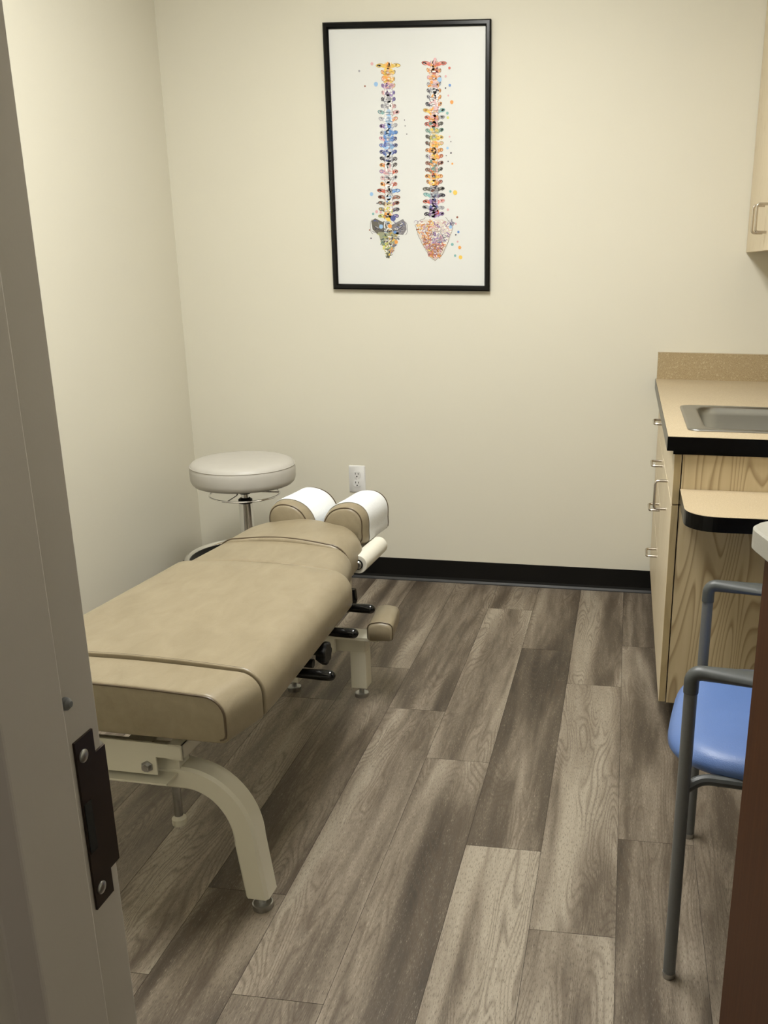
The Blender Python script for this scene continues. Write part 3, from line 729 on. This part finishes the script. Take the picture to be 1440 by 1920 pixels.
# T-shaped head-end stand
tx, ty, _ = L(-.886, 2.55)
cr('rear_cross_beam', (tx-.135, tx+.135, ty-.025, ty+.025, .158, .205))
part('pad_bar', tb, M['cream'], box, tx-.185, tx+.185, ty-.045, ty+.025, .206, .216)
for s in (-1, 1):
    lg = cr('leg', (tx+s*.112-.025, tx+s*.112+.025, ty-.025, ty+.025, .036, .160)); lg['label'] = 'straight cream head-end leg'
    bm = bm_new(); lathe(bm, [(0, 0), (.021, 0), (.0215, .003), (.0215, .012), (.019, .013), (.019, .0125), (.008, .0125), (.008, .040), (0, .040)], (tx+s*.112, ty, 0), 28); obj('leveling_foot', bm, M['steel'], lg, True)
    bm = bm_new(); xs = tx+s*.196
    rings = []; PA = s*math.radians(8)
    def pr_(x, y, z): return (xs+x*math.cos(PA)-y*math.sin(PA), ty-.062+x*math.sin(PA)+y*math.cos(PA), z)
    for y, ins in ((0, .010), (.003, .004), (.010, 0), (.09, 0), (.155, 0), (.162, .004), (.165, .010)):
        rings.append([pr_(x, y, z) for x, z in sect(.038-ins*.6, .218, .272-ins, .018, .006, .003)])
    loft(bm, rings); ap = obj('armrest_pad', bm, M['vinyl'], tb, True, angle=60)
    bm = bm_new(); tube(bm, [pr_(x, .007, z) for x, z in sect(.0382, .219, .2725, .018, .006, .003)], .0013, 6); obj('piping', bm, M['vinyl_seam'], ap, True)
cr('pedestal', (tx-.045, tx+.045, ty-.045, ty-.027, .158, .34), (tx-.045, tx+.045, ty-.12, ty+.02, .34, .370), (tx-.02, tx+.02, ty-.027, ty+.02, .206, .34))
bm = bm_new(); prism(bm, [(ty-.30, .325), (ty-.27, .325), (ty-.03, .215), (ty-.06, .215)], tx+.02, tx+.026, 'x'); obj('brace', bm, M['cream'], tb)
# drop jack post hanging under the pelvis
jx, jy, _ = L(-.945, 1.68)
bm = bm_new(); lathe(bm, [(0, .110), (.0095, .110), (.0095, .325), (0, .325)], (jx, jy, 0), 20); jk = obj('jack_post', bm, M['steel'], tb, True)
bm = bm_new(); lathe(bm, [(0, .094), (.0155, .094), (.016, .097), (.016, .109), (.013, .112), (.0095, .116), (0, .116)], (jx, jy, 0), 24); obj('jack_foot', bm, M['cream'], jk, True)
# levers, star knob
def lever(x1, y, z, x0=.0, zd=0, up=False):
    a = L(x1, y, z); r = .0125; hl = .105
    bm = bm_new()
    prof = [(0, a[0]-hl), (.0095, a[0]-hl), (.0105, a[0]-hl+.006), (r, a[0]-.03)] + [(r*math.cos(t), a[0]-r+r*math.sin(t)) for t in [math.pi/2*k/6 for k in range(7)]]
    lathe(bm, prof, (0, a[1], a[2]), 20, 'x'); o = obj('lever_handle', bm, M['black_plastic'], tb, True)
    bm = bm_new(); tube(bm, [(a[0]-hl, a[1], a[2]), (a[0]-hl-.12, a[1]+.01, a[2]-.02)], .006, 10); obj('lever_rod', bm, M['black_matte'], o, True)
lever(-.620, 2.185, .437); lever(-.616, 2.015, .438); lever(-.608, 1.805, .423)
a = L(-.670, 1.925, .434)
bm = bm_new(); rings = []
for dx, rad in ((-.020, .010), (-.018, .020), (-.006, .026), (.004, .026), (.007, .023)):
    rings.append([(a[0]+dx, a[1]+rad*(1+.09*math.cos(7*t))*math.cos(t), a[2]-.012+rad*(1+.09*math.cos(7*t))*math.sin(t)) for t in [2*math.pi*k/56 for k in range(56)]])
loft(bm, rings); kn = obj('star_knob', bm, M['black_matte'], tb, True)
bm = bm_new(); tube(bm, [(a[0]-.02, a[1], a[2]-.012), (a[0]-.10, a[1], a[2]-.012)], .007, 12); obj('knob_shaft', bm, M['black_matte'], kn, True)
a = L(-.682, 1.872, .418)
bm = bm_new(); lathe(bm, [(0, a[0]-.06), (.007, a[0]-.06), (.011, a[0]-.006), (.0105, a[0]), (0, a[0])], (0, a[1], a[2]), 18, 'x'); obj('small_lever_grip', bm, M['black_matte'], tb, True)
a = L(-.700, 2.26, .44)
bm = bm_new(); tube(bm, fillet([(a[0]-.04, a[1], .40), (a[0]-.012, a[1], .405), (a[0], a[1], .432), (a[0]-.003, a[1], .462)], .01), .0105, 12); obj('release_lever', bm, M['black_plastic'], tb, True)
# paper roll holder
ra = L(-.744, 2.455, .466)
bm = bm_new(); tube(bm, [(ra[0], ra[1]-.004, ra[2]), (ra[0], ra[1]+.215, ra[2]-.004)], .006, 10); tube(bm, fillet([(ra[0], ra[1]+.212, ra[2]-.004), (ra[0]-.06, ra[1]+.212, ra[2]), (ra[0]-.06, ra[1]+.15, ra[2]+.01)], .01), .006, 10); obj('roll_rod', bm, M['steel'], tb, True)
bm = bm_new(); n = 40
rings = []
for rr_, yy in ((.0125, .0), (.0265, .0), (.0275, .001), (.0275, .205), (.0125, .205)):
    rings.append([Wd(ra[0]+rr_*math.cos(2*math.pi*k/n), ra[1]+yy, ra[2]+rr_*math.sin(2*math.pi*k/n)-.012*yy) for k in range(n)])
loft(bm, rings, False, True)
pr = obj('paper_roll', bm, M['roll'], None, True); tag(pr, 'off-white roll of paper under the right headrest cushion', 'paper roll')
bm = bm_new(); rings = [[Wd(ra[0]+q*math.cos(2*math.pi*k/24), ra[1]+yy, ra[2]+q*math.sin(2*math.pi*k/24)) for k in range(24)] for q, yy in ((.0125, -.003), (.0155, -.003), (.0155, .0), (.0125, .0))]
loft(bm, rings, False, True); obj('core_ring', bm, M['black_matte'], pr, True)
bm = bm_new(); loft(bm, [[Wd(ra[0]+q*math.cos(2*math.pi*k/24), ra[1]+yy, ra[2]+q*math.sin(2*math.pi*k/24)) for k in range(24)] for q, yy in ((.0122, .002), (.0122, -.004), (.009, -.007))]); obj('core_cap', bm, M['steel'], pr, True)

# ------------------------------------------------------------------ chair
ch = empty('armchair', (.1715, 1.7065, 0), math.radians(-8)); tag(ch, 'blue padded armchair with grey metal tube legs and arms', 'chair')
HL = .2345; AZ = .640; CR = .0118
for s in (-1, 1):
    y = s*HL
    bm = bm_new(); tube(bm, [(0, y, .012), (0, y, .605)], CR, 16); lg = obj('front_leg', bm, M['chair_grey'], ch, True)
    bm = bm_new(); lathe(bm, [(0, 0), (.0115, 0), (.0125, .004), (.0125, .012), (0, .012)], (0, y, 0), 18); obj('glide', bm, M['steel'], lg, True)
    # armrest: tube bend widening into a flat pad
    bm = bm_new(); P = fillet([(0, y, .600), (0, y, AZ-.002), (.10, y, AZ-.001), (.40, y, AZ-.003)], [.028, .05], 7)
    rings = []; tot = len(P)
    for i, (p, t, u, w) in enumerate(frames(P, up=(0, 1, 0))):
        f = max(0, min(1, (p.x-.02)/.09)); wd = .0132+.0150*f; th = .0132-.0020*f
        rings.append([p+u*wd*math.cos(2*math.pi*k/16)+w*th*math.sin(2*math.pi*k/16) for k in range(16)])
    loft(bm, rings); obj('armrest', bm, M['arm_grey'], ch, True)
    bm = bm_new(); tube(bm, fillet([(.50, y, .012), (.44, y, .44), (.415, y, .64), (.47, y*.93, .84)], .06), CR, 14); bl = obj('rear_leg', bm, M['chair_grey'], ch, True)
    bm = bm_new(); lathe(bm, [(0, 0), (.0115, 0), (.0125, .004), (.0125, .012), (0, .012)], (.50, y, 0), 18); obj('glide', bm, M['steel'], bl, True)
# seat support rails
bm = bm_new()
for s in (-1, 1):
    tube(bm, fillet([(0, s*HL, .408), (.03, s*(HL-.018), .425), (.30, s*(HL-.026), .425), (.435, s*HL, .415)], .05), .010, 10)
tube(bm, [(.06, -.21, .418), (.06, .21, .418)], .009, 8); tube(bm, [(.36, -.21, .416), (.36, .21, .416)], .009, 8)
obj('seat_rail', bm, M['arm_grey'], ch, True)
# seat: D-shaped pad
def dshape(k, n=64):
    out = []
    for i in range(n):
        a = 2*math.pi*i/n; c, s = math.cos(a), math.sin(a)
        e = 2/3.0 if c < 0 else 2/5.0
        out.append((.185+(.232-k)*math.copysign(abs(c)**e, c), (.222-k)*math.copysign(abs(s)**(2/3.6), s)))
    return out
bm = bm_new(); rings = []
for k, z in ((.020, .424), (.006, .428), (0, .438), (.002, .450), (.012, .462), (.030, .469), (.07, .472), (.14, .470), (.19, .468)):
    rings.append([(x, y, z-.012*max(0, (.03-x)/.08)**1.5*(1 if x < .03 else 0)) for x, y in dshape(k)])
loft(bm, rings); obj('seat', bm, M['blue'], ch, True, angle=70)
bm = bm_new(); rings = []
for k, z in ((.06, .414), (.03, .418), (.018, .425)): rings.append([(x, y, z) for x, y in dshape(k)])
loft(bm, rings); obj('seat_pan', bm, M['arm_grey'], ch, True)
bm = bm_new(); rings = []
for d, k in ((-.022, .03), (-.015, .008), (0, 0), (.015, .008), (.022, .03)):
    rings.append([(.455+d+.10*(z-.60)-.10*(y/.21)**2*.25, y, z) for y, z in rrect(-.205+k, .205-k, .58+k, .88-k, .06, 6)])
loft(bm, rings); obj('backrest', bm, M['blue'], ch, True, angle=60)

# ------------------------------------------------------------------ brown cart / stand near the door
ca = empty('wooden_stand', (.1760, 1.285, 0), math.radians(13.4)); tag(ca, 'tall dark brown wood stand with pale grey top, right foreground', 'stand')
# local frame: x to the right, y away from the camera; the stand reaches from y=-.46 to 0
bm = bm_new(); pts = rrect(0, .32, -.46, 0, [.02, .030, .030, .02], 7)
loft(bm, [[(x, y, z) for x, y in rrect(i, .32-i, -.46+i, -i, [.02, .045, .030, .02], 7)] for i, z in ((.003, .930), (0, .933), (0, .959), (.003, .962))])
obj('top', bm, M['grey_lam'], ca, True)
bm = bm_new(); box(bm, .017, .035, -.43, -.046, 0, .930); obj('side_panel', bm, M['brown'], ca, bevel=.001)
part('side_panel', ca, M['brown'], box, .29, .308, -.43, -.050, 0, .930)
part('back_panel', ca, M['brown'], box, .035, .29, -.078, -.060, .08, .930)
part('shelf', ca, M['brown'], box, .035, .29, -.43, -.078, .10, .12)
part('shelf', ca, M['brown'], box, .035, .29, -.43, -.078, .55, .57)
bm = bm_new(); c_, s_ = math.cos(math.radians(13.4)), math.sin(math.radians(13.4))
def W2(x, y, z): return (.1760+x*c_-y*s_, 1.285+x*s_+y*c_, z)
q = [(.034, -.012), (.245, -.012), (.245, -.23), (.034, -.30+.07)]
vs = [bm.verts.new(W2(x, y, .9624)) for x, y in q]; vt = [bm.verts.new(W2(x, y, .9632)) for x, y in q]
bm.faces.new(vs[::-1]); bm.faces.new(vt)
for i in range(4): bm.faces.new((vs[i], vs[(i+1) % 4], vt[(i+1) % 4], vt[i]))
tag(obj('paper_sheet', bm, M['paper']), 'white sheet of paper lying on the grey top of the stand', 'paper')
